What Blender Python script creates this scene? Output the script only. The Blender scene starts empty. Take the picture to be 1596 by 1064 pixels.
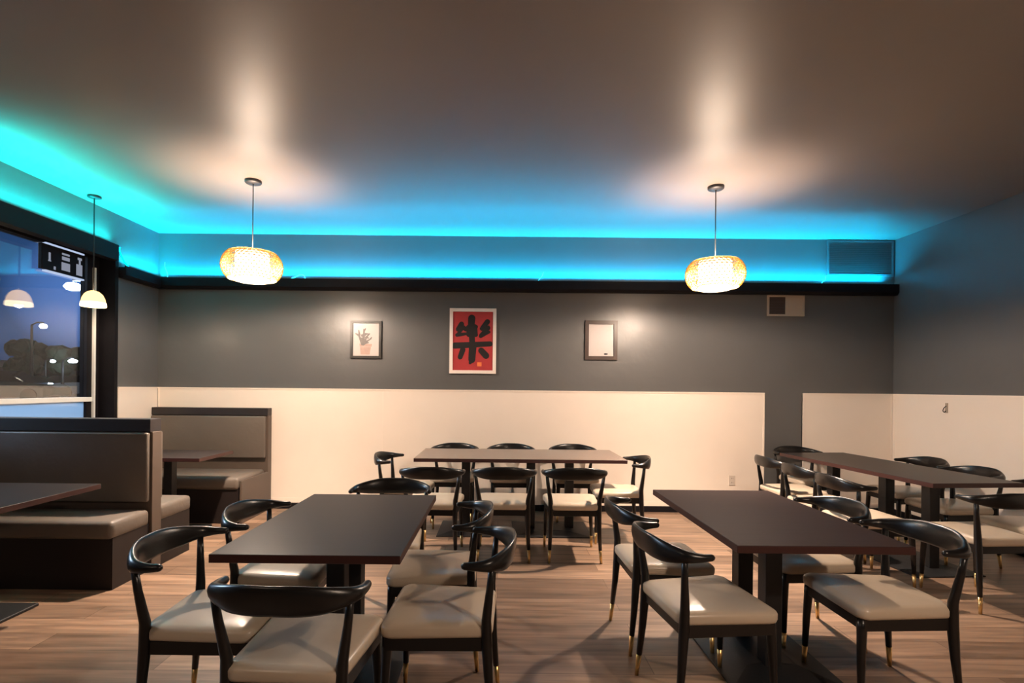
import bpy, bmesh, math, random
from mathutils import Vector, Matrix
random.seed(7)
scene = bpy.context.scene
COL = scene.collection
PI = math.pi
R = math.radians

# ------------------------------------------------------------------ materials
def srgb(r, g, b):
    f = lambda c: (c/255/12.92) if c/255 <= .04045 else ((c/255+.055)/1.055)**2.4
    return (f(r), f(g), f(b), 1)

def mat(name, color, rough=.5, metal=0., spec=.5, noise=0., nscale=20., bump=0., bscale=60., coat=0.,
        coat_rough=.1, stretch=None):
    m = bpy.data.materials.new(name); m.use_nodes = True
    nt = m.node_tree; b = nt.nodes['Principled BSDF']
    b.inputs['Base Color'].default_value = color
    b.inputs['Roughness'].default_value = rough
    b.inputs['Metallic'].default_value = metal
    b.inputs['Specular IOR Level'].default_value = spec
    b.inputs['Coat Weight'].default_value = coat
    b.inputs['Coat Roughness'].default_value = coat_rough
    tc = nt.nodes.new('ShaderNodeTexCoord')
    src = tc.outputs['Object']
    if stretch:
        mp = nt.nodes.new('ShaderNodeMapping'); mp.inputs['Scale'].default_value = stretch
        nt.links.new(src, mp.inputs['Vector']); src = mp.outputs['Vector']
    if noise:
        n = nt.nodes.new('ShaderNodeTexNoise'); n.inputs['Scale'].default_value = nscale
        n.inputs['Detail'].default_value = 5
        nt.links.new(src, n.inputs['Vector'])
        mx = nt.nodes.new('ShaderNodeMix'); mx.data_type = 'RGBA'
        mx.inputs['A'].default_value = tuple(c*(1-noise) for c in color[:3])+(1,)
        mx.inputs['B'].default_value = tuple(min(1, c*(1+noise)) for c in color[:3])+(1,)
        nt.links.new(n.outputs['Fac'], mx.inputs['Factor'])
        nt.links.new(mx.outputs['Result'], b.inputs['Base Color'])
    if bump:
        n2 = nt.nodes.new('ShaderNodeTexNoise'); n2.inputs['Scale'].default_value = bscale
        n2.inputs['Detail'].default_value = 3
        nt.links.new(src, n2.inputs['Vector'])
        bp = nt.nodes.new('ShaderNodeBump'); bp.inputs['Strength'].default_value = bump
        bp.inputs['Distance'].default_value = .01
        nt.links.new(n2.outputs['Fac'], bp.inputs['Height'])
        nt.links.new(bp.outputs['Normal'], b.inputs['Normal'])
    return m

def emis(name, color, strength):
    m = bpy.data.materials.new(name); m.use_nodes = True
    nt = m.node_tree; nt.nodes.clear()
    o = nt.nodes.new('ShaderNodeOutputMaterial'); e = nt.nodes.new('ShaderNodeEmission')
    e.inputs['Color'].default_value = color; e.inputs['Strength'].default_value = strength
    nt.links.new(e.outputs[0], o.inputs[0])
    return m

M = {}
M['ceiling'] = mat('ceiling paint', (.195, .16, .137, 1), .40, spec=.6, noise=.05, nscale=2.5, bump=.02, bscale=5)
M['wall'] = mat('grey satin wall paint', (.108, .108, .107, 1), .36, spec=.7, noise=.06, nscale=3, bump=.22, bscale=9)
M['wainscot'] = mat('cream wainscot panel', (.84, .745, .65, 1), .45, noise=.03, nscale=4, bump=.02, bscale=9)
M['cap'] = mat('cream wainscot trim', (.86, .76, .66, 1), .4, noise=.02)
M['black'] = mat('black trim paint', (.008, .007, .009, 1), .55, spec=.15, noise=.2, nscale=15)
M['chair'] = mat('black lacquered steel', (.007, .0063, .0063, 1), .30, spec=.4, noise=.2, nscale=12)
M['gold'] = mat('brass ferrule', (.72, .48, .2, 1), .28, metal=1., noise=.05)
M['seat'] = mat('champagne vinyl', (.50, .41, .31, 1), .28, spec=.5, noise=.05, nscale=9, bump=.12, bscale=14)
M['seat_under'] = M['chair']
M['top'] = mat('espresso tabletop', (.024, .019, .018, 1), .36, spec=.1, noise=.2, nscale=6, stretch=(1, 12, 1))
M['top_gloss'] = mat('polished espresso tabletop', (.10, .062, .05, 1), .2, spec=1., noise=.2, nscale=6, stretch=(12, 1, 1))  # base colour lightened to carry part of the pale wall reflection
M['top_worn'] = mat('worn espresso tabletop', (.028, .015, .013, 1), .6, spec=.05, noise=.2, nscale=6, stretch=(1, 12, 1))
M['edge'] = mat('red brown table edge', (.035, .008, .007, 1), .45, noise=.2, nscale=14)
M['iron'] = mat('black cast iron', (.009, .009, .010, 1), .5, noise=.2, nscale=40, bump=.05)
M['booth'] = mat('taupe booth vinyl', (.125, .103, .085, 1), .45, noise=.08, nscale=7, bump=.15, bscale=30)
M['booth_end'] = mat('brown booth laminate', (.095, .070, .055, 1), .45, noise=.1, nscale=5)
M['booth_cap'] = mat('charcoal booth cap', (.022, .018, .019, 1), .45, noise=.1)
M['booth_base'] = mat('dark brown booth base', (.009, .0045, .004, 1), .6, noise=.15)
M['white_metal'] = mat('white aluminium', (.75, .76, .74, 1), .4, noise=.02)
M['frame_black'] = mat('black picture frame', (.012, .009, .007, 1), .35, noise=.1)
M['frame_brown'] = mat('dark brown picture frame', (.05, .026, .018, 1), .35, noise=.1)
M['frame_white'] = mat('pale poster border', (.86, .76, .68, 1), .5, noise=.02)
M['red'] = mat('red poster paper', (.42, .034, .036, 1), .55, noise=.18, nscale=5)
M['ink'] = mat('black brush ink', (.012, .010, .010, 1), .5, noise=.3, nscale=30)
M['seal'] = mat('orange seal', (.8, .2, .06, 1), .5)
M['paper'] = mat('pale print paper', (.60, .54, .52, 1), .35, noise=.03, nscale=6, coat=.6, coat_rough=.03)
M['leafprint'] = mat('grey leaf print', (.20, .17, .16, 1), .5, noise=.25, nscale=40)
M['potprint'] = mat('pink pot print', (.50, .33, .27, 1), .5, noise=.2, nscale=20)
M['faint'] = mat('faint print wash', (.62, .52, .49, 1), .5, noise=.15, nscale=20)
M['beige'] = mat('beige vent cover', (.42, .33, .25, 1), .5, noise=.04)
M['dark_brown'] = mat('dark vent opening', (.05, .032, .026, 1), .6, noise=.1)
M['grille'] = mat('dark teal grey grille', (.085, .11, .115, 1), .5, noise=.05)
M['straw'] = None
M['cord'] = mat('dark lamp cord', (.02, .02, .022, 1), .5, noise=.1)
M['asphalt'] = mat('night asphalt', (.05, .055, .065, 1), .8, noise=.3, nscale=.6)
M['plant'] = mat('night foliage', (.05, .085, .05, 1), .7, noise=.4, nscale=3)
M['bark'] = mat('bark', (.05, .04, .035, 1), .8, noise=.3)
M['far'] = mat('far building wall', (.14, .15, .17, 1), .7, noise=.15, nscale=.4)
M['far_roof'] = mat('far building roof', (.40, .43, .48, 1), .6, noise=.1, nscale=.5)
M['carpaint_w'] = mat('white car paint', (.6, .62, .64, 1), .25, coat=.5, noise=.02)
M['carpaint_g'] = mat('grey green car paint', (.22, .3, .25, 1), .25, coat=.5, noise=.02)
M['carglass'] = mat('car glass', (.01, .012, .015, 1), .1, noise=.1)
M['tyre'] = mat('tyre', (.01, .01, .01, 1), .8, noise=.1)
M['pole'] = mat('street lamp pole', (.012, .013, .016, 1), .5, noise=.1)
M['plastic'] = mat('white plastic', (.62, .55, .48, 1), .4, noise=.03)
M['signglyph'] = emis('pale sign characters', (.55, .6, .75, 1), .45)
M['sign_light'] = emis('sign edge light', (.6, .72, 1, 1), .8)
M['lamp_white'] = emis('glowing paper shade', (1, .86, .62, 1), 3.2)
M['lamp_small'] = emis('glowing dome shade', (1, .62, .24, 1), 2.6)
M['lamp_rim'] = emis('glowing dome rim', (1, .74, .38, 1), 5)
M['street_warm'] = emis('warm street lamp', (1, .85, .62, 1), 60)
M['street_cool'] = emis('cool street lamp', (.75, .88, 1, 1), 110)
M['led_teal'] = emis('teal led', (0, .85, .85, 1), 6)
M['led_blue'] = emis('azure led', (0, .6, .95, 1), 6)
M['cable'] = mat('white cable', (.6, .65, .65, 1), .5, noise=.05)

# straw weave: diffuse + translucent
def straw():
    m = bpy.data.materials.new('woven straw'); m.use_nodes = True
    nt = m.node_tree; nt.nodes.clear()
    o = nt.nodes.new('ShaderNodeOutputMaterial'); mx = nt.nodes.new('ShaderNodeMixShader')
    d = nt.nodes.new('ShaderNodeBsdfDiffuse'); t = nt.nodes.new('ShaderNodeBsdfTranslucent')
    n = nt.nodes.new('ShaderNodeTexNoise'); n.inputs['Scale'].default_value = 60
    r = nt.nodes.new('ShaderNodeValToRGB')
    r.color_ramp.elements[0].color = (.58, .36, .12, 1); r.color_ramp.elements[1].color = (.86, .64, .30, 1)
    nt.links.new(n.outputs['Fac'], r.inputs[0])
    nt.links.new(r.outputs[0], d.inputs[0]); nt.links.new(r.outputs[0], t.inputs[0])
    mx.inputs[0].default_value = .5
    nt.links.new(d.outputs[0], mx.inputs[1]); nt.links.new(t.outputs[0], mx.inputs[2])
    nt.links.new(mx.outputs[0], o.inputs[0])
    return m
M['straw'] = straw()

# paper shade that lets part of the bulb's light straight through
def paper_shade(name, col, strength, through):
    m = bpy.data.materials.new(name); m.use_nodes = True
    nt = m.node_tree; nt.nodes.clear()
    o = nt.nodes.new('ShaderNodeOutputMaterial'); mx = nt.nodes.new('ShaderNodeMixShader')
    e = nt.nodes.new('ShaderNodeEmission'); t = nt.nodes.new('ShaderNodeBsdfTransparent')
    e.inputs['Color'].default_value = col; e.inputs['Strength'].default_value = strength
    mx.inputs[0].default_value = through
    nt.links.new(e.outputs[0], mx.inputs[1]); nt.links.new(t.outputs[0], mx.inputs[2])
    nt.links.new(mx.outputs[0], o.inputs[0])
    return m
M['paper_shade'] = paper_shade('paper shade', (1, .84, .6, 1), 6.5, .45)

def floor_mat():
    m = bpy.data.materials.new('wood plank floor'); m.use_nodes = True
    nt = m.node_tree; b = nt.nodes['Principled BSDF']
    tc = nt.nodes.new('ShaderNodeTexCoord')
    br = nt.nodes.new('ShaderNodeTexBrick')
    br.offset = .37; br.inputs['Scale'].default_value = 1
    br.inputs['Brick Width'].default_value = 1.25; br.inputs['Row Height'].default_value = .185
    br.inputs['Mortar Size'].default_value = .0022
    br.inputs['Color1'].default_value = (.165, .108, .074, 1); br.inputs['Color2'].default_value = (.34, .228, .158, 1)
    br.inputs['Mortar'].default_value = (.10, .06, .04, 1); br.inputs['Bias'].default_value = 0
    nt.links.new(tc.outputs['Object'], br.inputs['Vector'])
    mp = nt.nodes.new('ShaderNodeMapping'); mp.inputs['Scale'].default_value = (1.1, 14, 1)
    nt.links.new(tc.outputs['Object'], mp.inputs['Vector'])
    n = nt.nodes.new('ShaderNodeTexNoise'); n.inputs['Scale'].default_value = 1.6; n.inputs['Detail'].default_value = 7
    n.inputs['Distortion'].default_value = .6
    nt.links.new(mp.outputs[0], n.inputs['Vector'])
    r = nt.nodes.new('ShaderNodeValToRGB')
    r.color_ramp.elements[0].position = .3; r.color_ramp.elements[0].color = (.52, .5, .48, 1)
    r.color_ramp.elements[1].position = .72; r.color_ramp.elements[1].color = (1.25, 1.2, 1.15, 1)
    nt.links.new(n.outputs['Fac'], r.inputs[0])
    mx = nt.nodes.new('ShaderNodeMix'); mx.data_type = 'RGBA'; mx.blend_type = 'MULTIPLY'
    mx.inputs['Factor'].default_value = 1
    nt.links.new(br.outputs['Color'], mx.inputs['A']); nt.links.new(r.outputs[0], mx.inputs['B'])
    nt.links.new(mx.outputs['Result'], b.inputs['Base Color'])
    b.inputs['Roughness'].default_value = .42
    bp = nt.nodes.new('ShaderNodeBump'); bp.inputs['Strength'].default_value = .08; bp.inputs['Distance'].default_value = .004
    nt.links.new(n.outputs['Fac'], bp.inputs['Height']); nt.links.new(bp.outputs[0], b.inputs['Normal'])
    return m
M['floor'] = floor_mat()

def glass_mat(name, tint=(.9, .93, .96, 1), frost=False):
    m = bpy.data.materials.new(name); m.use_nodes = True
    nt = m.node_tree; nt.nodes.clear()
    o = nt.nodes.new('ShaderNodeOutputMaterial'); mx = nt.nodes.new('ShaderNodeMixShader')
    g = nt.nodes.new('ShaderNodeBsdfGlossy'); g.inputs['Roughness'].default_value = .0
    lw = nt.nodes.new('ShaderNodeLayerWeight'); lw.inputs['Blend'].default_value = .5
    pw = nt.nodes.new('ShaderNodeMath'); pw.operation = 'POWER'; pw.inputs[1].default_value = 1.6
    f = nt.nodes.new('ShaderNodeMath'); f.operation = 'MULTIPLY_ADD'; f.inputs[1].default_value = .8; f.inputs[2].default_value = .06
    nt.links.new(lw.outputs['Facing'], pw.inputs[0]); nt.links.new(pw.outputs[0], f.inputs[0])
    if frost:
        t = nt.nodes.new('ShaderNodeBsdfTranslucent'); t.inputs['Color'].default_value = tint
    else:
        t = nt.nodes.new('ShaderNodeBsdfTransparent'); t.inputs['Color'].default_value = tint
    nt.links.new(f.outputs[0], mx.inputs[0])
    nt.links.new(t.outputs[0], mx.inputs[1]); nt.links.new(g.outputs[0], mx.inputs[2])
    nt.links.new(mx.outputs[0], o.inputs[0])
    return m
M['glass'] = glass_mat('window glass')
M['frost'] = glass_mat('frosted window film', (.62, .72, .82, 1), True)

# ------------------------------------------------------------------ mesh helpers
def add_box(bm, x0, x1, y0, y1, z0, z1, mi=0, bev=0.):
    vs = [bm.verts.new((x, y, z)) for z in (z0, z1) for y in (y0, y1) for x in (x0, x1)]
    q = [(0, 2, 3, 1), (4, 5, 7, 6), (0, 1, 5, 4), (2, 6, 7, 3), (0, 4, 6, 2), (1, 3, 7, 5)]
    fs = []
    for f in q:
        fc = bm.faces.new([vs[i] for i in f]); fc.material_index = mi; fs.append(fc)
    if bev:
        es = list({e for f in fs for e in f.edges})
        bmesh.ops.bevel(bm, geom=es, offset=bev, segments=3, profile=.5, affect='EDGES')
    return fs

def ring_frame(p, t, up, rx, ry, n):
    side = t.cross(up).normalized(); u2 = side.cross(t).normalized()
    return [p + side*(rx*math.cos(2*PI*k/n)) + u2*(ry*math.sin(2*PI*k/n)) for k in range(n)]

def loft(bm, rings, cap=True, closed=False, mi=0, smooth=True):
    rv = [[bm.verts.new(v) for v in r] for r in rings]
    n = len(rv[0]); L = len(rv)
    for i in range(L if closed else L-1):
        a, b = rv[i], rv[(i+1) % L]
        for k in range(n):
            f = bm.faces.new((a[k], a[(k+1) % n], b[(k+1) % n], b[k])); f.smooth = smooth; f.material_index = mi
    if cap and not closed:
        f = bm.faces.new(list(reversed(rv[0]))); f.material_index = mi
        f = bm.faces.new(rv[-1]); f.material_index = mi

def add_tube(bm, pts, radii, n=12, mi=0, up=Vector((0, 0, 1)), cap=True, flat=1.):
    pts = [Vector(p) for p in pts]
    if not hasattr(radii, '__len__'): radii = [radii]*len(pts)
    rings = []
    for i, p in enumerate(pts):
        a = pts[max(0, i-1)]; b = pts[min(len(pts)-1, i+1)]
        t = (b-a).normalized()
        u = up if abs(t.dot(up)) < .95 else Vector((0, 1, 0))
        rings.append(ring_frame(p, t, u, radii[i], radii[i]*flat, n))
    loft(bm, rings, cap, mi=mi)

def add_lathe(bm, prof, c=(0, 0, 0), n=32, mi=0, smooth=True, cap=False):
    rings = [[Vector((c[0]+r*math.cos(2*PI*k/n), c[1]+r*math.sin(2*PI*k/n), c[2]+z)) for k in range(n)] for r, z in prof]
    loft(bm, rings, cap, mi=mi, smooth=smooth)

def catmull(P, per=6):
    P = [Vector(p) for p in P]; out = []
    for i in range(len(P)-1):
        p0 = P[max(0, i-1)]; p1 = P[i]; p2 = P[i+1]; p3 = P[min(len(P)-1, i+2)]
        for k in range(per):
            t = k/per
            out.append(.5*((2*p1)+(-p0+p2)*t+(2*p0-5*p1+4*p2-p3)*t*t+(-p0+3*p1-3*p2+p3)*t*t*t))
    out.append(P[-1]); return out

def obj(name, bm, mats, parent=None, loc=None):
    bmesh.ops.recalc_face_normals(bm, faces=bm.faces)
    me = bpy.data.meshes.new(name); bm.to_mesh(me); bm.free()
    for m in (mats if isinstance(mats, (list, tuple)) else [mats]): me.materials.append(m)
    o = bpy.data.objects.new(name, me); COL.objects.link(o)
    if parent: o.parent = parent
    if loc is not None: o.location = loc
    return o

def tag(o, label, cat, group=None):
    o['label'] = label; o['category'] = cat
    if group: o['group'] = group
    return o

def thing(name, label, cat, loc=(0, 0, 0), rotz=0., group=None):
    o = bpy.data.objects.new(name, None); COL.objects.link(o)
    o.location = loc; o.rotation_euler = (0, 0, rotz); o.empty_display_size = .1
    return tag(o, label, cat, group)

def struct(name, bm, m, label=None):
    o = obj(name, bm, m); o['kind'] = 'structure'
    o['label'] = label or name.replace('_', ' ')
    return o

def dup(root, loc, rotz, label, group=None):
    def cp(o, parent):
        c = o.copy(); COL.objects.link(c)
        if parent: c.parent = parent
        for ch in o.children: cp(ch, c)
        return c
    r = cp(root, None); r.location = loc; r.rotation_euler = (0, 0, rotz); r['label'] = label
    if group: r['group'] = group
    return r

def new(): return bmesh.new()

# ------------------------------------------------------------------ room dimensions (camera eye above origin)
XL, XR, YB, YF, HC = -3.97, 4.58, 6.04, -3.2, 3.18
XG = -4.16                      # window glass plane
b = new(); add_box(b, -4.35, XR+.15, YF-.15, YB+.15, -.12, 0); struct('floor', b, M['floor'], 'brown wood plank floor')
b = new(); add_box(b, -4.35, XR+.15, YF-.15, YB+.15, HC, HC+.12); struct('ceiling', b, M['ceiling'], 'brown satin ceiling')
b = new(); add_box(b, -4.35, XR+.15, YB, YB+.15, 0, HC); struct('wall_back', b, M['wall'], 'grey back wall')
b = new(); add_box(b, XR, XR+.15, YF, YB, 0, HC); struct('wall_right', b, M['wall'], 'grey right wall')
b = new(); add_box(b, -4.35, XR, YF-.15, YF, 0, HC); struct('wall_front', b, M['wall'], 'grey wall behind the camera')
b = new()
add_box(b, -4.35, XL, YF, 5.40, 2.74, HC)       # header above window
add_box(b, -4.35, XL, YF, 5.40, 0, .92)         # knee wall
add_box(b, -4.35, XL, 5.40, YB, 0, HC)          # return block by the corner
add_box(b, -4.35, XL, YF, -.4, .92, 2.74)
struct('wall_left', b, M['wall'], 'grey window wall')

# wainscot on back, left return and right wall
ZW = 1.395
def wains(name, x0, x1, label, seams=()):
    b = new(); add_box(b, x0, x1, YB-.012, YB+.002, .07, ZW-.012)
    for s in seams: add_box(b, s-.004, s+.004, YB-.0145, YB-.010, .07, ZW-.012, 1)
    add_box(b, x0, x1, YB-.018, YB, ZW-.014, ZW, 1)
    add_box(b, x0, x0+.018, YB-.0165, YB, .07, ZW-.013, 1); add_box(b, x1-.018, x1, YB-.0165, YB, .07, ZW-.013, 1)
    add_box(b, x0+.01, x1-.01, YB-.0155, YB, .07, .125, 1)
    struct(name, b, [M['wainscot'], M['cap']], label)
wains('trim_1', -3.955, 3.08, 'long cream wainscot panel on the back wall', (-1.35, 1.26))
wains('trim_2', 3.52, 4.565, 'short cream wainscot panel in the right corner')
b = new(); add_box(b, XR-.012, XR+.002, YF, YB-.02, .07, ZW-.012); add_box(b, XR-.018, XR, YF, YB-.012, ZW-.014, ZW, 1)
add_box(b, XR-.0165, XR, YB-.04, YB-.019, .07, ZW-.013, 1)
struct('trim_3', b, [M['wainscot'], M['cap']], 'cream wainscot on the right wall')
b = new(); add_box(b, XL-.002, XL+.012, 5.40, YB-.02, .07, ZW-.012); add_box(b, XL, XL+.018, 5.40, YB-.012, ZW-.014, ZW, 1)
struct('trim_4', b, [M['wainscot'], M['cap']], 'cream wainscot on the left return')
b = new(); add_box(b, -3.95, 4.56, YB-.022, YB, 0, .07, bev=.004); struct('baseboard_back', b, M['black'], 'black baseboard on the back wall')
b = new(); add_box(b, XR-.022, XR, YF, YB-.03, 0, .07, bev=.004); struct('baseboard_right', b, M['black'], 'black baseboard on the right wall')

# ledges carrying the led strips
P = .08
b = new()
for (x0, x1) in ((XL+P*.2, XR),):
    sec = [(0, 2.53), (.055, 2.53), (P, 2.56), (P, 2.655), (P-.012, 2.655), (P-.012, 2.64), (0, 2.64)]
    r = [[Vector((x, YB-o, z)) for o, z in sec] for x in (x0, x1)]
    loft(b, r, smooth=False)
struct('trim_5', b, M['black'], 'black light ledge along the back wall')
b = new()
sec = [(0, 2.53), (.055, 2.53), (P, 2.56), (P, 2.655), (P-.012, 2.655), (P-.012, 2.64), (0, 2.64)]
loft(b, [[Vector((XL+o, y, z)) for o, z in sec] for y in (5.40, YB-.06)], smooth=False)
struct('trim_6', b, M['black'], 'black light ledge on the left return')
b = new()
sec = [(-.02, 2.68), (P, 2.68), (P, 2.84), (P-.012, 2.84), (P-.012, 2.825), (-.02, 2.825)]
loft(b, [[Vector((XL+o, y, z)) for o, z in sec] for y in (YF, 5.30)], smooth=False)
struct('trim_7', b, M['black'], 'black fascia above the window')
# black post at the end of the window
b = new(); add_box(b, XG+.005, XL+.004, 5.355, 5.40, 0, 2.825)
add_box(b, XG-.04, XG+.03, 5.20, 5.40, .92, 2.74)
struct('trim_8', b, M['black'], 'black post beside the window')
b = new(); add_box(b, XG+.028, XG+.055, 5.265, 5.285, .92, 2.60); struct('trim_9', b, M['white_metal'], 'thin white jamb strip')

# window
b = new()
for (y0, y1) in ((-.4, 1.55), (1.60, 5.20)):
    add_box(b, XG-.003, XG+.003, y0, y1, 1.29, 2.74)
w = struct('window_1', b, M['glass'], 'night window glass')
b = new()
add_box(b, XG-.03, XG+.03, -.4, 5.20, 2.70, 2.74); add_box(b, XG-.03, XG+.03, 1.55, 1.60, .92, 2.70)
fr = obj('window_frame', b, M['black'], w); fr['label'] = 'black window frame'
b = new(); add_box(b, XG-.03, XG+.045, -.4, 5.26, 1.245, 1.29, bev=.004); add_box(b, XG-.03, XG+.03, -.4, 5.2, .92, .95)
s_ = obj('window_sill', b, M['white_metal'], w); s_['label'] = 'white window rail'
b = new(); add_box(b, XG-.003, XG+.003, -.4, 5.20, .94, 1.25)
s_ = obj('frosted_pane', b, M['frost'], w); s_['label'] = 'pale blue frosted lower pane'

# ------------------------------------------------------------------ led strips
def led(pts, m, name, label):
    b = new(); add_tube(b, pts, .006, 6)
    return tag(obj(name, b, m), label, 'light strip')
led([(XL+.04, y, 2.832) for y in (3.5, 4, 4.6, 5.29)], M['led_teal'], 'led_strip', 'teal LED strip lying on the black fascia above the window')
drop = [(XL+.04, 5.37, 2.832), (XL+.014, 5.395, 2.82), (XL+.012, 5.43, 2.76), (XL+.012, 5.48, 2.70), (XL+.03, 5.54, 2.655)]
drop = catmull(drop, 5)
led(drop+[Vector((XL+.04, 5.6, 2.646)), Vector((XL+.04, YB-.06, 2.646)), Vector((XL+.06, YB-.04, 2.646)), Vector((0, YB-.04, 2.646)), Vector((XR-.02, YB-.04, 2.646))],
    M['led_blue'], 'led_strip', 'azure LED strip dropping down and running along the back wall ledge')

def area(name, loc, rot, sx, sy, col, power, spread=112):
    l = bpy.data.lights.new(name, 'AREA'); l.shape = 'RECTANGLE'; l.size = sx; l.size_y = sy
    l.color = col; l.energy = power; l.spread = math.radians(spread)
    o = bpy.data.objects.new(name, l); COL.objects.link(o); o.location = loc; o.rotation_euler = rot
    return o
# area light local -Z is the emission direction; rotate to face up and a little into the room
LED1, LED2 = 225, 9       # tape facing up, and tape facing out across the ceiling
A1, A2 = R(0), R(58)
B1, B2 = (0, .50, .95), (0, .47, .95)
for nm, ang, sprd, pw in (('led_glow', A1, 130, LED1), ('led_throw', A2, 62, LED2)):
    area(nm, ((XL+XR)/2-.02, YB-.055, 2.662), (PI+ang, 0, 0), XR-XL-.24, .018, (0, .49, .95), pw, sprd)
    area(nm, (XL+.055, 5.72, 2.662), (PI, ang, 0), .018, .6, (0, .62, .92), pw*.07, sprd)
    area(nm, (XL+.055, 4.4, 2.848), (PI, ang, 0), .018, 1.75, (0, .76, .78), pw*(.125 if ang < .3 else 3.0), sprd)

# ------------------------------------------------------------------ chairs
def make_chair(label):
    t = thing('dining_chair', label, 'chair')
    # cushion
    b = new()
    def outline(ins, z):
        wf, wr, d = .232-ins, .205-ins, .225-ins
        cr = max(.012, .045-ins*.3); pts = []
        corners = [(wf, d, 0), (-wf, d, 90), (-wr, -d, 180), (wr, -d, 270)]
        for cx, cy, a0 in corners:
            sx = 1 if cx > 0 else -1; sy = 1 if cy > 0 else -1
            for k in range(6):
                a = math.radians(a0+k*18)
                pts.append(Vector((cx-sx*cr+cr*math.cos(a), cy-sy*cr+cr*math.sin(a), z)))
        return pts
    loft(b, [outline(.012, .424), outline(.003, .430), outline(0, .440), outline(0, .462), outline(.004, .470), outline(.013, .477), outline(.03, .482), outline(.075, .4865), outline(.14, .489)])
    obj('seat_cushion', b, M['seat'], t)
    # frame
    b = new()
    add_box(b, -.20, .20, .182, .208, .375, .426, bev=.004)
    add_box(b, -.19, .19, -.208, -.182, .375, .426, bev=.004)
    for s in (-1, 1):
        rings = []
        for (y, x) in ((-.2, .188), (.2, .205)):
            rings.append([Vector((s*(x-.013), y, .375)), Vector((s*(x+.013), y, .375)), Vector((s*(x+.013), y, .426)), Vector((s*(x-.013), y, .426))])
        loft(b, rings, smooth=False)
    add_box(b, -.19, .19, -.19, .19, .414, .425)
    obj('seat_frame', b, M['chair'], t)
    # horn backrest
    half = [(.257, -.116, .730), (.255, -.165, .729), (.234, -.220, .730), (.165, -.270, .731), (.085, -.296, .735), (0, -.302, .736)]
    hw = [(.0145, .0145), (.019, .018), (.029, .020), (.045, .017), (.053, .0135), (.054, .012)]
    ptsf = half + [(-x, y, z) for x, y, z in reversed(half[:-1])]
    hwf = hw + list(reversed(hw[:-1]))
    C = catmull(ptsf, 6); H = catmull([(a, c, 0) for a, c in hwf], 6)
    rings = []; n = 14
    for i, p in enumerate(C):
        a = C[max(0, i-1)]; c = C[min(len(C)-1, i+1)]; tg = (c-a).normalized()
        side = tg.cross(Vector((0, 0, 1))).normalized()
        lean = .18*(1-min(1, abs(p.x)/.26))
        upv = (Vector((0, 0, 1))-Vector((0, 1, 0))*lean).normalized()
        rings.append([p+side*(H[i].y*math.cos(2*PI*k/n))+upv*(H[i].x*math.sin(2*PI*k/n)) for k in range(n)])
    # rounded ends
    def shrink(r, f, off):
        c = sum(r, Vector())/len(r)
        return [c+(v-c)*f+off for v in r]
    d0 = (C[0]-C[1]).normalized(); d1 = (C[-1]-C[-2]).normalized()
    rings = [shrink(rings[0], .35, d0*.013), shrink(rings[0], .75, d0*.009)]+rings+[shrink(rings[-1], .75, d1*.009), shrink(rings[-1], .35, d1*.013)]
    b = new(); loft(b, rings)
    obj('backrest', b, M['chair'], t)
    # legs with brass ferrules
    for s in (-1, 1):
        b = new(); add_tube(b, [(s*.208, .206, .105), (s*.203, .203, .25), (s*.197, .197, .38), (s*.196, .196, .422)], [.0135, .0175, .0205, .0205], 14)
        l = obj('leg', b, M['chair'], t)
        b = new(); add_tube(b, [(s*.212, .209, 0), (s*.208, .206, .105)], [.0095, .0132], 12); obj('brass_tip', b, M['gold'], l)
        b = new(); add_tube(b, [(s*.206, -.226, .105), (s*.200, -.212, .25), (s*.196, -.202, .40), (s*.200, -.200, .50), (s*.222, -.214, .63), (s*.234, -.222, .727)],
                            [.0135, .018, .0225, .020, .015, .0125], 14)
        l = obj('leg', b, M['chair'], t)
        b = new(); add_tube(b, [(s*.212, -.236, 0), (s*.206, -.226, .105)], [.0095, .0132], 12); obj('brass_tip', b, M['gold'], l)
    return t

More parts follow.
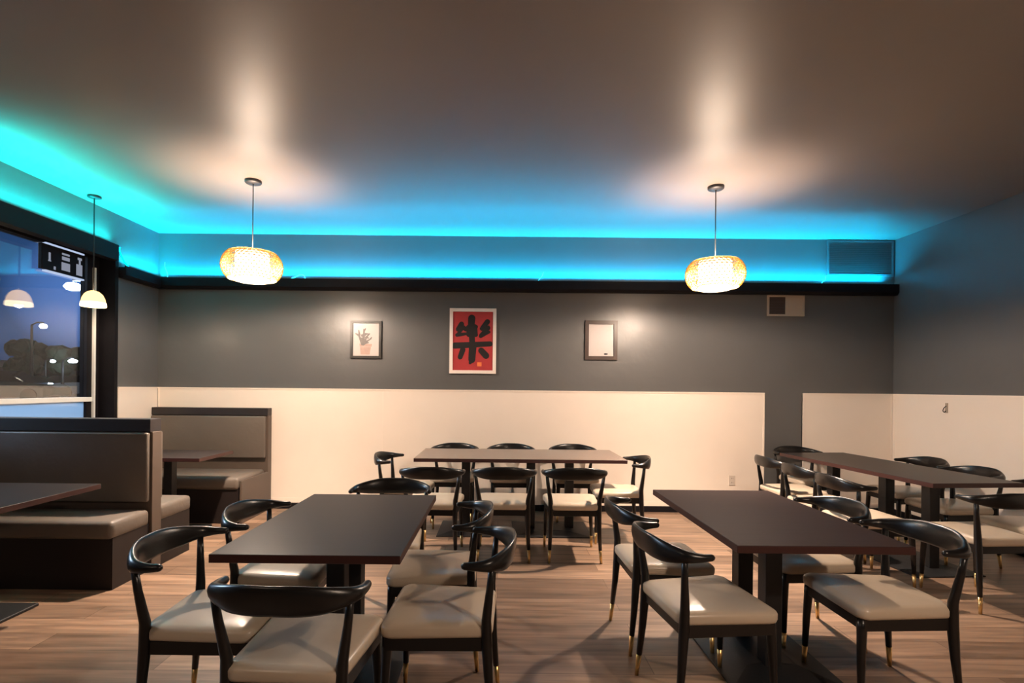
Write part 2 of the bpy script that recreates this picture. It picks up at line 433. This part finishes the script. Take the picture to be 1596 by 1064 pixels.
# facing: rotz=0 faces +Y (away from the camera). rot -90deg faces +X, +90deg faces -X, 180 faces the camera
FX, FNX, FC, FA = -PI/2, PI/2, PI, 0.
G1, G2, G3, G4 = 'chairs around the left dining table', 'chairs around the right dining table', 'chairs around the back dining table', 'chairs around the corner dining table'
R = math.radians
CH = [
 (-1.17, 2.22, FX+R(2), G1, 'black horn-back chair on the booth side of the left dining table, nearer the camera'),
 (-.705, 1.95, FA+R(-3), G1, 'black horn-back chair seen from behind at the near end of the left dining table'),
 (-.235, 2.27, FNX+R(-2), G1, 'black horn-back chair on the aisle side of the left dining table, nearer the camera'),
 (-.34, 2.81, FNX+R(2), G1, 'black horn-back chair on the aisle side of the left dining table, farther in'),
 (-1.11, 2.79, FX, G1, 'black horn-back chair on the booth side of the left dining table, farther in'),
 (-.71, 3.31, FC+R(2), G1, 'black horn-back chair facing us across the far end of the left dining table'),
 (.96, 2.41, FX+R(8), G2, 'black horn-back chair on the aisle side of the right dining table, nearer the camera'),
 (.94, 2.99, FX+R(2), G2, 'black horn-back chair on the aisle side of the right dining table, farther in'),
 (1.80, 2.48, FNX, G2, 'black horn-back chair on the far right side of the right dining table, nearer the camera'),
 (1.77, 3.04, FNX, G2, 'black horn-back chair on the far right side of the right dining table, farther in'),
 (-.54, 4.44, FA+R(-2), G3, 'black horn-back chair in front of the back dining table, leftmost of that row of three'),
 (.05, 4.46, FA+R(-1), G3, 'black horn-back chair in front of the back dining table, middle of that row of three'),
 (.63, 4.46, FA, G3, 'black horn-back chair in front of the back dining table, rightmost of that row of three'),
 (-.49, 5.66, FC, G3, 'black horn-back chair between the back dining table and the wainscot, under the plant picture side'),
 (.14, 5.66, FC, G3, 'black horn-back chair between the back dining table and the wainscot, middle one'),
 (.83, 5.66, FC, G3, 'black horn-back chair between the back dining table and the wainscot, nearest the bare grey strip'),
 (-.87, 5.02, FX+R(-3), G3, 'black horn-back chair at the left head of the back dining table'),
 (1.12, 4.96, FNX+R(-4), G3, 'black horn-back chair at the right head of the back dining table'),
 (3.37, 5.67, FC+R(6), G4, 'black horn-back chair at the far end of the corner table, against the bare grey strip'),
 (2.86, 5.06, FX, G4, 'black horn-back chair on the aisle side of the corner dining table, farthest in'),
 (2.83, 4.51, FX, G4, 'black horn-back chair on the aisle side of the corner dining table, middle one'),
 (2.80, 3.96, FX+R(1), G4, 'black horn-back chair on the aisle side of the corner dining table, nearest the camera'),
 (3.30, 3.58, FA+R(3), G4, 'black horn-back chair seen from behind at the near end of the corner dining table'),
 (3.93, 5.04, FNX, G4, 'black horn-back chair by the right wall at the corner dining table, farthest in'),
 (3.84, 4.42, FNX, G4, 'black horn-back chair by the right wall at the corner dining table, middle one'),
 (3.88, 3.78, FNX, G4, 'black horn-back chair by the right wall, cut off by the picture edge'),
]
c0 = make_chair(CH[0][4])
for i, (x, y, rz, g, lab) in enumerate(CH):
    if i == 0:
        c0.location = (x, y, 0); c0.rotation_euler = (0, 0, rz); c0['group'] = g
    else:
        dup(c0, (x, y, 0), rz, lab, g)

# ------------------------------------------------------------------ tables
def table(label, x0, x1, y0, y1, posts, plates, rot=0., zt=.76, top='top'):
    cx, cy = (x0+x1)/2, (y0+y1)/2; w, d = (x1-x0)/2, (y1-y0)/2
    t = thing('dining_table', label, 'table', (cx, cy, 0), rot)
    b = new(); add_box(b, -w, w, -d, d, zt-.034, zt, 0, bev=.003)
    for f in b.faces:
        f.material_index = 0 if f.normal.z > .7 else 1
    b.normal_update()
    for f in b.faces: f.material_index = 0 if f.normal.z > .7 else 1
    obj('tabletop', b, [M[top], M['edge']], t)
    for (px, py) in posts:
        b = new(); add_box(b, px-.042, px+.042, py-.042, py+.042, .02, zt-.05, bev=.004)
        add_box(b, px-.15, px+.15, py-.09, py+.09, zt-.05, zt-.0345)
        obj('column', b, M['iron'], t)
    for (px, py, hw, hd) in plates:
        b = new()
        r = lambda a, c, z: [Vector((px-a, py-c, z)), Vector((px+a, py-c, z)), Vector((px+a, py+c, z)), Vector((px-a, py+c, z))]
        loft(b, [r(hw, hd, .0), r(hw, hd, .010), r(hw*.45, hd*.5, .028), r(.05, hd*.45, .032)], smooth=False)
        obj('base_plate', b, M['iron'], t)
    return t
tg = 'dark wood dining tables'
table('dark-topped dining table nearest the booths, six chairs around it', -1.13, -.38, 2.03, 3.19,
      [(0, -.15), (0, .15)], [(0, 0, .28, .36)])['group'] = tg
table('dark-topped dining table to the right of the aisle, four chairs along its sides', 1.02, 1.78, 2.21, 3.43,
      [(0, -.15), (0, .15)], [(0, 0, .28, .36)], top='top_worn')['group'] = tg
table('long dining table set crosswise before the cream wainscot under the red poster', -.79, 1.20, 4.83, 5.63,
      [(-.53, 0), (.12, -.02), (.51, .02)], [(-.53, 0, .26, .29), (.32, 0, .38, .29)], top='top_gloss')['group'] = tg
table('long dining table running lengthwise in the right corner', 3.07, 3.79, 3.78, 5.58,
      [(0, -.51), (0, -.08), (0, .57)], [(0, -.30, .28, .40), (0, .57, .28, .27)], R(4.5))['group'] = tg

def booth_table(label, x0, x1, y0, y1, px):
    cx, cy = (x0+x1)/2, (y0+y1)/2; w, d = (x1-x0)/2, (y1-y0)/2
    t = thing('booth_table', label, 'table', (cx, cy, 0), 0)
    b = new(); add_box(b, -w, w, -d, d, .726, .76, 0, bev=.003); b.normal_update()
    for f in b.faces: f.material_index = 0 if f.normal.z > .7 else 1
    obj('tabletop', b, [M['top'], M['edge']], t)
    b = new(); add_box(b, px-cx-.04, px-cx+.04, -.04, .04, .02, .71, bev=.004)
    add_box(b, px-cx-.12, px-cx+.12, -.12, .12, .71, .7255); obj('column', b, M['iron'], t)
    b = new(); add_box(b, px-cx-.27, px-cx+.27, -.25, .25, 0, .02, bev=.006); obj('base_plate', b, M['iron'], t)
booth_table('dark booth table in front of the nearer booth', -3.94, -2.64, 2.70, 3.455, -3.2)
booth_table('dark booth table between the two booths', -3.94, -2.70, 4.69, 5.29, -3.15)

# ------------------------------------------------------------------ booths
def cushion(b, x0, x1, y0, y1, z0, z1, r):
    add_box(b, x0, x1, y0, y1, z0, z1, bev=r)
    for f in b.faces: f.smooth = True
def seat_side(t, x0, x1, yb, yf, label=None):
    ya, yc = min(yb, yf), max(yb, yf); s = 1 if yf > yb else -1
    b = new(); cushion(b, x0+.01, x1-.012, ya, yc, .345, .475, .035); obj('seat_cushion', b, M['booth'], t)
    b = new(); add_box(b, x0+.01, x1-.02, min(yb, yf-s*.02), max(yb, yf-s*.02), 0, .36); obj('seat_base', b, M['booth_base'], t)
bt = thing('booth_bench', 'brown back-to-back booth bench nearer the camera, under the window', 'booth', (0, 0, 0))
X0, X1 = -3.955, -2.64
b = new(); add_box(b, X0, X1, 3.965, 4.075, 0, 1.06, bev=.004); obj('back_panel', b, M['booth_end'], bt)
b = new(); add_box(b, X0, X1-.012, 3.955, 4.085, 1.06, 1.158, bev=.004); obj('top_cap', b, M['booth_cap'], bt)
for (ya, yb) in ((3.925, 3.966), (4.074, 4.115)):
    b = new(); cushion(b, X0+.01, X1-.015, ya, yb, .53, 1.055, .014); obj('back_cushion', b, M['booth'], bt)
seat_side(bt, X0, X1, 3.966, 3.57); seat_side(bt, X0, X1, 4.074, 4.50)
bt2 = thing('booth_bench', 'brown booth bench with its back against the cream wainscot', 'booth', (0, 0, 0))
X0, X1 = -3.955, -2.63
b = new(); add_box(b, X0, X1, 5.93, 6.018, 0, 1.08, bev=.004); add_box(b, X1-.022, X1, 5.33, 5.94, 0, .44, bev=.003)
obj('back_panel', b, M['booth_end'], bt2)
b = new(); add_box(b, X0, X1, 5.915, 6.018, 1.08, 1.165, bev=.004); obj('top_cap', b, M['booth_cap'], bt2)
b = new(); cushion(b, X0+.01, X1-.02, 5.885, 5.931, .60, 1.075, .014); obj('back_cushion', b, M['booth'], bt2)
seat_side(bt2, X0, X1-.02, 5.93, 5.32)

# ------------------------------------------------------------------ pendant lamps
BULB = 130.; DOWN = 4.6; LCOL = (1, .765, .59)
def bulb(parent, z, power, rad=.035, col=(1, .75, .54)):
    l = bpy.data.lights.new('bulb', 'POINT'); l.energy = power; l.color = col; l.shadow_soft_size = rad
    o = bpy.data.objects.new('bulb', l); COL.objects.link(o); o.parent = parent; o.location = (0, 0, z)
    return o
def pendant(label, x, y, zc, power):
    t = thing('pendant_lamp', label, 'lamp', (x, y, 0), 0, 'wicker lantern pendant lamps')
    b = new(); add_lathe(b, [(.068, HC), (.068, HC-.018), (.060, HC-.026), (.012, HC-.03)], n=28, cap=True); obj('canopy', b, M['cord'], t)
    b = new(); add_tube(b, [(0, 0, zc+.10), (0, 0, HC-.028)], .0045, 8); obj('cord', b, M['cord'], t)
    # woven outer lantern
    b = new(); nu, nv = 38, 10; th0, th1 = R(38), R(142)
    grid = []
    for j in range(nv+1):
        th = th0+(th1-th0)*j/nv
        rr = .075+.168*math.sin(th)**.8; zz = zc+.142*math.cos(th)
        grid.append([b.verts.new((rr*math.cos(2*PI*(i+.5*(j % 2))/nu), rr*math.sin(2*PI*(i+.5*(j % 2))/nu), zz)) for i in range(nu)])
    for j in range(nv):
        for i in range(nu):
            if j % 2 == 0:
                q = (grid[j][i], grid[j][(i+1) % nu], grid[j+1][i]); q2 = (grid[j][(i+1) % nu], grid[j+1][(i+1) % nu], grid[j+1][i])
            else:
                q = (grid[j][i], grid[j][(i+1) % nu], grid[j+1][(i+1) % nu]); q2 = (grid[j][i], grid[j+1][(i+1) % nu], grid[j+1][i])
            b.faces.new(q); b.faces.new(q2)
    w = obj('wicker_shade', b, M['straw'], t)
    wf = w.modifiers.new('weave', 'WIREFRAME'); wf.thickness = .0085; wf.use_replace = True; wf.use_even_offset = False
    # inner paper cylinder with diffuser
    b = new(); add_lathe(b, [(.133, zc+.118), (.136, zc+.09), (.136, zc-.100), (.130, zc-.132)], n=40)
    obj('paper_cylinder', b, M['paper_shade'], t)
    b = new(); add_lathe(b, [(.139, zc-.098), (.141, zc-.104), (.139, zc-.108), (.137, zc-.104)], n=40); obj('rim_ring', b, M['gold'], t)
    bulb(t, zc, power*.5, .125, LCOL)
    l = bpy.data.lights.new('upward_bulb', 'SPOT'); l.energy = power*.6; l.color = LCOL; l.shadow_soft_size = .10
    l.spot_size = R(112); l.spot_blend = .5
    o = bpy.data.objects.new('upward_bulb', l); COL.objects.link(o); o.parent = t; o.location = (0, 0, zc+.01); o.rotation_euler = (PI, 0, 0)
    l = bpy.data.lights.new('reflector_bulb', 'SPOT'); l.energy = power*DOWN; l.color = LCOL; l.shadow_soft_size = .035
    l.spot_size = R(176); l.spot_blend = .25
    o = bpy.data.objects.new('reflector_bulb', l); COL.objects.link(o); o.parent = t; o.location = (0, 0, zc+.05)
    return t
LP = BULB
pendant('wicker lantern pendant hanging over the gap between booths and left dining table', -2.13, 4.465, 2.445, LP)
pendant('wicker lantern pendant hanging left of the corner vent, beyond the right dining table', 1.86, 4.50, 2.42, LP)
# same lamps behind the viewpoint
for x, k in ((-2.1, .08), (1.7, .66)):
    pendant('wicker lantern pendant hanging overhead out of view on the %s side' % ('window' if x < 0 else 'right wall'), x, .1, 2.43, LP*k)
# small dome lamp by the window
t = thing('dome_pendant', 'small glowing dome pendant hanging in front of the black window post', 'lamp', (-3.81, 4.87, 0))
b = new(); add_lathe(b, [(.055, HC), (.055, HC-.015), (.01, HC-.02)], n=24, cap=True); obj('canopy', b, M['cord'], t)
b = new(); add_tube(b, [(0, 0, 2.28), (0, 0, HC-.018)], .005, 8); obj('cord', b, M['cord'], t)
b = new(); add_lathe(b, [(.018, 2.295), (.045, 2.285), (.07, 2.262), (.088, 2.225), (.096, 2.185)], n=32); obj('dome_shade', b, M['lamp_small'], t)
b = new(); add_lathe(b, [(.097, 2.186), (.1, 2.18), (.103, 2.15), (.099, 2.145), (.096, 2.18)], n=32); obj('shade_rim', b, M['lamp_rim'], t)
bulb(t, 2.16, 14, .03)

# ------------------------------------------------------------------ pictures
def frame(b, x0, x1, z0, z1, w, y0, y1, mi=0):
    add_box(b, x0, x0+w, y0, y1, z0, z1, mi); add_box(b, x1-w, x1, y0, y1, z0, z1, mi)
    add_box(b, x0+w, x1-w, y0, y1, z0, z0+w, mi); add_box(b, x0+w, x1-w, y0, y1, z1-w, z1, mi)
def poly(b, pts, y0, y1, mi=0):
    r = [[Vector((x, y, z)) for x, z in pts] for y in (y0, y1)]
    loft(b, r, smooth=False, mi=mi)
def stroke(b, p, q, w, y0, y1, taper=.7, mi=0, n=6):
    p, q = Vector(p), Vector(q); d = (q-p).normalized(); s = Vector((-d.y, d.x)); pts = []
    for k in range(n+1):
        a = PI/2+PI*k/n; pts.append(p+d*(math.cos(a)*w*.5)+s*(math.sin(a)*w*.5))
    for k in range(n+1):
        a = -PI/2+PI*k/n; pts.append(q+d*(math.cos(a)*w*.5*taper)+s*(math.sin(a)*w*.5*taper))
    poly(b, [(v.x, v.y) for v in pts], y0, y1, mi)

# red calligraphy poster
cx, cz, W, H = -.31, 1.962, .54, .755
t = thing('calligraphy_poster', 'red poster with a black brushed character in a pale frame', 'picture', (cx, YB, cz))
def pp(px, py): return (((px-410)/630)*W, -((py-535)/890)*H)
b = new(); frame(b, -W/2, W/2, -H/2, H/2, .038, -.028, -.001); obj('frame', b, M['frame_white'], t)
b = new(); add_box(b, -W/2+.038, W/2-.038, -.014, -.004, -H/2+.038, H/2-.038); obj('red_sheet', b, M['red'], t)
b = new(); sc = W/630
for i, (a, c, w, tp) in enumerate([((392, 225), (385, 330), 88, .9), ((315, 372), (450, 340), 62, .8), ((345, 440), (450, 452), 56, .9), ((350, 345), (355, 450), 56, 1),
                    ((435, 335), (445, 450), 54, 1), ((390, 300), (398, 470), 60, 1),
                    ((255, 305), (205, 375), 62, .8), ((205, 385), (300, 370), 44, .6), ((285, 345), (200, 450), 40, .9), ((195, 455), (310, 438), 46, .8),
                    ((605, 270), (530, 365), 64, .8), ((540, 370), (620, 340), 48, .7), ((615, 355), (515, 460), 56, .8), ((515, 468), (630, 410), 46, .7),
                    ((395, 450), (402, 570), 70, 1), ((165, 600), (645, 572), 76, .8), ((410, 590), (398, 790), 92, .9), ((405, 780), (375, 835), 70, .5),
                    ((275, 655), (240, 755), 66, .9), ((525, 665), (590, 735), 74, 1.05)]):
    stroke(b, pp(*a), pp(*c), w*sc*1.12, -.0155-.0001*i, -.0138, tp)
obj('brush_character', b, M['ink'], t)
b = new(); add_box(b, pp(470, 0)[0], pp(530, 0)[0], -.0152, -.0138, pp(0, 880)[1], pp(0, 825)[1]); obj('seal_mark', b, M['seal'], t)

# plant picture
cx, cz, W, H = -1.55, 1.967, .36, .435
t = thing('framed_picture', 'small black-framed picture of a potted plant', 'picture', (cx, YB, cz))
b = new(); frame(b, -W/2, W/2, -H/2, H/2, .028, -.026, -.001); obj('frame', b, M['frame_black'], t)
b = new(); add_box(b, -W/2+.026, W/2-.026, -.012, -.004, -H/2+.026, H/2-.026); obj('print', b, M['paper'], t)
def pq(px, py): return ((px-470)/620*W, -(py-515)/790*H)
b = new(); poly(b, [pq(340, 605), pq(590, 605), pq(580, 665), pq(350, 665)], -.0135, -.0118); poly(b, [pq(355, 670), pq(570, 670), pq(545, 830), pq(365, 830)], -.0132, -.0118)
obj('pot_drawing', b, M['potprint'], t)
b = new()
for i, (a, c, w) in enumerate([((400, 610), (330, 430), 60), ((420, 610), (430, 300), 60), ((330, 430), (265, 390), 45), ((340, 420), (325, 320), 40), ((430, 330), (460, 285), 40),
                ((440, 600), (480, 460), 50), ((480, 460), (545, 390), 35), ((460, 400), (520, 395), 40), ((480, 560), (560, 500), 40), ((470, 470), (520, 480), 40),
                ((560, 500), (585, 470), 36), ((410, 500), (350, 500), 60), ((400, 430), (455, 420), 60), ((450, 590), (520, 580), 40)]):
    stroke(b, pq(*a), pq(*c), w*W/620, -.0136-.0001*i, -.0118, .5)
obj('plant_drawing', b, M['leafprint'], t)

# right picture
cx, cz, W, H = 1.178, 1.985, .375, .455
t = thing('framed_picture', 'small brown-framed pale picture with a lamp reflected in its glass', 'picture', (cx, YB, cz))
b = new(); frame(b, -W/2, W/2, -H/2, H/2, .042, -.026, -.001); obj('frame', b, M['frame_brown'], t)
b = new(); add_box(b, -W/2+.04, W/2-.04, -.012, -.004, -H/2+.04, H/2-.04); obj('print', b, M['paper'], t)
def pr(px, py): return ((px-485)/650*W, -(py-525)/800*H)
b = new()
for i, (a, c, w) in enumerate([((420, 720), (410, 760), 50), ((440, 560), (420, 590), 40), ((480, 600), (560, 600), 14), ((600, 330), (680, 290), 30), ((500, 740), (680, 770), 12)]):
    stroke(b, pr(*a), pr(*c), w*W/650, -.0125-.0001*i, -.0118, .8)
obj('faint_drawing', b, M['faint'], t)
b = new(); stroke(b, pr(560, 805), pr(605, 805), 36*W/650, -.0135, -.0118, .8); obj('dark_mark', b, M['ink'], t)

# ------------------------------------------------------------------ wall fittings
t = thing('vent_cover', 'small beige vent cover with a dark left half under the black ledge', 'vent', (3.315, YB, 2.405))
b = new(); frame(b, -.215, .215, -.12, .12, .02, -.022, -.001); add_box(b, -.005, .197, -.014, -.002, -.102, .102); obj('cover', b, M['beige'], t)
b = new(); add_box(b, -.196, -.006, -.010, -.002, -.101, .101)
for k in range(6): add_box(b, -.194, -.008, -.014, -.010, -.092+.034*k, -.080+.034*k)
obj('dark_opening', b, M['dark_brown'], t)

t = thing('air_return_grille', 'large dark rectangular air grille in the lit upper right corner', 'vent', (4.175, YB, 2.965))
b = new(); frame(b, -.385, .385, -.205, .205, .022, -.016, -.001); obj('frame', b, M['grille'], t)
b = new(); add_box(b, -.364, .364, -.006, -.002, -.184, .184)
for k in range(17):
    z = -.178+.0215*k
    loft(b, [[Vector((x, -.006, z)), Vector((x, -.014, z-.006)), Vector((x, -.014, z-.003)), Vector((x, -.006, z+.003))] for x in (-.363, .363)], smooth=False)
obj('louvers', b, M['grille'], t)

t = thing('wall_outlet', 'small cream wall outlet low on the cream wainscot beside the right head chair', 'outlet', (2.71, YB-.012, .375))
b = new(); add_box(b, -.036, .036, -.007, 0, -.058, .058, bev=.003); obj('face_plate', b, M['plastic'], t)
b = new()
for dz in (-.024, .024):
    for dx in (-.007, .007): add_box(b, dx-.0018, dx+.0018, -.0078, -.0068, dz-.007, dz+.007)
obj('socket', b, M['dark_brown'], t)
t = thing('wall_hook', 'small grey hook high on the right wall wainscot', 'hook', (XR-.012, 5.30, 1.26))
b = new(); add_box(b, -.006, 0, -.016, .016, -.05, .05, bev=.002); obj('hook_plate', b, M['beige'], t)
b = new(); add_tube(b, catmull([(-.005, 0, .02), (-.03, 0, .0), (-.04, 0, -.03), (-.025, 0, -.045), (-.015, 0, -.03)], 4), .004, 8); obj('hook_arm', b, M['pole'], t)

# cable loops left on the ledge
def loop(pts, label):
    b = new(); add_tube(b, catmull(pts, 5), .0035, 6); tag(obj('cable_loop', b, M['cable']), label, 'cable', 'cables on the light ledge')
y = YB-.060
loop([(-3.83, y, 2.645), (-3.83, y, 2.70), (-3.86, y, 2.78), (-3.865, y+.01, 2.83)], 'thin cable standing on the ledge in the far left corner')
loop([(-2.45, y, 2.645), (-2.38, y, 2.668), (-2.31, y, 2.70), (-2.26, y, 2.695), (-2.24, y, 2.645)], 'looped white cable on the ledge beside the left lantern')
loop([(.43, y, 2.645), (.45, y, 2.675), (.48, y, 2.71), (.50, y+.01, 2.76)], 'short cable rising from the ledge near the middle')
loop([(3.70, y, 2.645), (3.71, y, 2.68), (3.74, y, 2.70), (3.75, y+.01, 2.74)], 'short cable rising from the ledge beside the air grille')

# ------------------------------------------------------------------ sign hung inside the window
t = thing('window_sign', 'black box sign with three pale characters hung at the top of the window', 'sign', (XG+.03, 4.905, 2.572))
b = new(); add_box(b, -.018, .018, -.245, .245, -.115, .115, bev=.004); obj('sign_box', b, M['black'], t)
for rects in ([(-.175, -.155, -.03, .045), (-.18, -.15, -.035, -.025), (-.12, -.10, -.10, -.07)],
              [(-.03, .055, .060, .078), (-.03, .055, .012, .045), (-.035, .06, -.085, -.010)],
              [(.165, .185, .012, .075), (.15, .20, .055, .078), (.135, .205, -.095, .012)]):
    b = new()
    for y0, y1, z0, z1 in rects: add_box(b, .0175, .0205, y0, y1, z0, z1)
    obj('sign_character', b, M['signglyph'], t)
for z0, z1 in ((.118, .132), (-.132, -.118)):
    b = new(); add_box(b, -.02, .016, -.20, .235, z0, z1); obj('edge_light', b, M['sign_light'], t)

# ------------------------------------------------------------------ outside at night
ZO = .55
b = new(); add_box(b, -120, -4.9, -30, 160, ZO-.3, ZO); struct('ground', b, M['asphalt'], 'night parking lot outside')
def at(px, py, d):
    u, v = px-778, py-604.5; a = .0095
    return Vector(((u*math.cos(a)+v*math.sin(a))*d/810, d, 1.42-(v*math.cos(a)-u*math.sin(a))*d/810))
def street_lamp(px, py, d, m, label, r=.22, side=1):
    p = at(px, py, d)
    p.x -= .75*side
    t = thing('street_lamp', label, 'street lamp', (p.x, p.y, ZO), 0, 'street lamps outside')
    h = p.z-ZO
    b = new(); add_tube(b, [(0, 0, 0), (0, 0, h*.5), (0, 0, h+.1)], [.11, .075, .05], 10); obj('pole', b, M['pole'], t)
    b = new(); add_tube(b, [(0, 0, h+.08), (.35*side, -.1, h+.2), (.75*side, -.2, h+.18)], .035, 8); obj('arm', b, M['pole'], t)
    b = new(); add_lathe(b, [(.02, .1), (r*.7, .06), (r, -.02), (r*.7, -.1), (.02, -.12)], c=(.75*side, -.2, h+.02), n=16, cap=True); obj('lamp_head', b, m, t)
street_lamp(73, 509, 26, M['street_warm'], 'street lamp with a warm light outside the window', .16)
street_lamp(123, 449, 14, M['street_cool'], 'street lamp with a large cold white light at the edge of the window', .20, -1)
street_lamp(118, 563, 30, M['street_cool'], 'street lamp with a cold light low beyond the glass', .22)
street_lamp(86, 563, 40, M['street_cool'], 'faint distant street lamp in the middle of the window', .16)

p = at(30, 600, 55)
t = thing('far_building', 'long low building across the parking lot', 'building', (p.x-4, 55, ZO))
b = new(); add_box(b, -22, 10, 0, 8, 0, 2.6); obj('wall', b, M['far'], t)
b = new(); add_box(b, -22.5, 10.5, -.5, 8.5, 2.6, 3.3); obj('roof', b, M['far_roof'], t)

def car(px, d, m, label, rz):
    p = at(px, 610, d)
    t = thing('parked_car', label, 'car', (p.x, d, ZO), rz, 'parked cars outside')
    sec = lambda x, w, z0, z1: [Vector((x, -w, z0)), Vector((x, w, z0)), Vector((x, w, z0+(z1-z0)*.7)), Vector((x, w*.9, z1)), Vector((x, -w*.9, z1)), Vector((x, -w, z0+(z1-z0)*.7))]
    b = new(); loft(b, [sec(-2.15, .75, .35, .8), sec(-1.9, .86, .28, .92), sec(-.8, .88, .25, .98), sec(.8, .88, .25, .95), sec(1.9, .84, .28, .85), sec(2.2, .7, .35, .7)], smooth=False); obj('body', b, m, t)
    b = new(); loft(b, [sec(-1.7, .76, .9, .95), sec(-1.1, .72, .9, 1.40), sec(.2, .72, .9, 1.45), sec(1.05, .76, .9, .97)], smooth=False); obj('cabin', b, M['carglass'], t)
    for x in (-1.35, 1.35):
        for y in (-.82, .82):
            b = new(); add_tube(b, [(x, y-.1, .32), (x, y+.1, .32)], .32, 16); obj('wheel', b, M['tyre'], t)
car(12, 24, M['carpaint_g'], 'grey green parked car outside at the left of the window', .2)
car(122, 34, M['carpaint_w'], 'white parked car outside near the window post', 1.3)
car(60, 38, M['carpaint_w'], 'white parked car outside behind the lamp pole', .5)

def tree(px, d, h, r, label):
    p = at(px, 600, d)
    t = thing('street_tree', label, 'tree', (p.x, d, ZO), 0, 'trees outside')
    b = new(); add_tube(b, [(0, 0, 0), (.05, 0, h*.35), (0, .1, h*.6)], [.16, .12, .08], 8); obj('trunk', b, M['bark'], t)
    b = new(); rnd = random.Random(int(px))
    for k in range(26):
        a, e = rnd.uniform(0, 2*PI), rnd.uniform(-.6, 1)
        c = Vector((math.cos(a)*r*.6*rnd.random(), math.sin(a)*r*.6*rnd.random(), h*.68+e*r*.6))
        bmesh.ops.create_icosphere(b, subdivisions=2, radius=r*rnd.uniform(.25, .42), matrix=Matrix.Translation(c))
    for v in b.verts: v.co += Vector((rnd.uniform(-1, 1), rnd.uniform(-1, 1), rnd.uniform(-1, 1)))*r*.06
    obj('crown', b, M['plant'], t)
tree(45, 44, 4.2, 2.0, 'dark leafy tree standing left of the lamp pole outside')
tree(100, 42, 3.6, 1.7, 'dark leafy tree standing right of the lamp pole outside')

l = bpy.data.lights.new('pane_fill_light', 'AREA'); l.size = 1.5; l.energy = 600; l.color = (.62, .8, 1)  # added area light, out of view, brightens the frosted lower pane
o = bpy.data.objects.new('pane_fill_light', l); COL.objects.link(o); o.location = (-9, 4.5, 4.2)
o.rotation_euler = (Vector((-4.2, 3.5, 1.0))-Vector(o.location)).to_track_quat('-Z', 'Y').to_euler()
# night sky; haze around the cold lamp is painted in as a radial ramp
w = bpy.data.worlds.new('night'); scene.world = w; w.use_nodes = True
nt = w.node_tree; bg = nt.nodes['Background']
tc = nt.nodes.new('ShaderNodeTexCoord'); nrm = nt.nodes.new('ShaderNodeVectorMath'); nrm.operation = 'DOT_PRODUCT'
gd = (at(128, 460, 10)-Vector((0, 0, 1.42))).normalized()
nrm.inputs[1].default_value = gd
nt.links.new(tc.outputs['Generated'], nrm.inputs[0])
rp = nt.nodes.new('ShaderNodeValToRGB'); cr = rp.color_ramp
cr.elements[0].position = .955; cr.elements[0].color = (.006, .015, .032, 1)
cr.elements[1].position = 1.0; cr.elements[1].color = (.15, .33, .85, 1)
e = cr.elements.new(.985); e.color = (.012, .032, .072, 1)
e = cr.elements.new(.9965); e.color = (.04, .105, .27, 1)
nt.links.new(nrm.outputs['Value'], rp.inputs[0]); nt.links.new(rp.outputs[0], bg.inputs[0])
bg.inputs[1].default_value = 1.

# ------------------------------------------------------------------ camera
cd = bpy.data.cameras.new('camera'); cam = bpy.data.objects.new('camera', cd); COL.objects.link(cam)
cd.sensor_width = 36; cd.sensor_fit = 'HORIZONTAL'; cd.lens = 810/1596*36
cd.shift_x = (798-778)/1596; cd.shift_y = (604.5-532)/1596
cd.clip_start = .05; cd.clip_end = 400
cam.matrix_world = Matrix.Translation((0, 0, 1.42)) @ Matrix.Rotation(PI/2, 4, 'X') @ Matrix.Rotation(.0095, 4, 'Z')
scene.camera = cam
vs = scene.view_settings
vs.view_transform = 'Standard'; vs.look = 'None'; vs.exposure = 0; vs.gamma = 1; vs.use_curve_mapping = False
scene.cycles.max_bounces = 8
scene.cycles.use_denoising = True
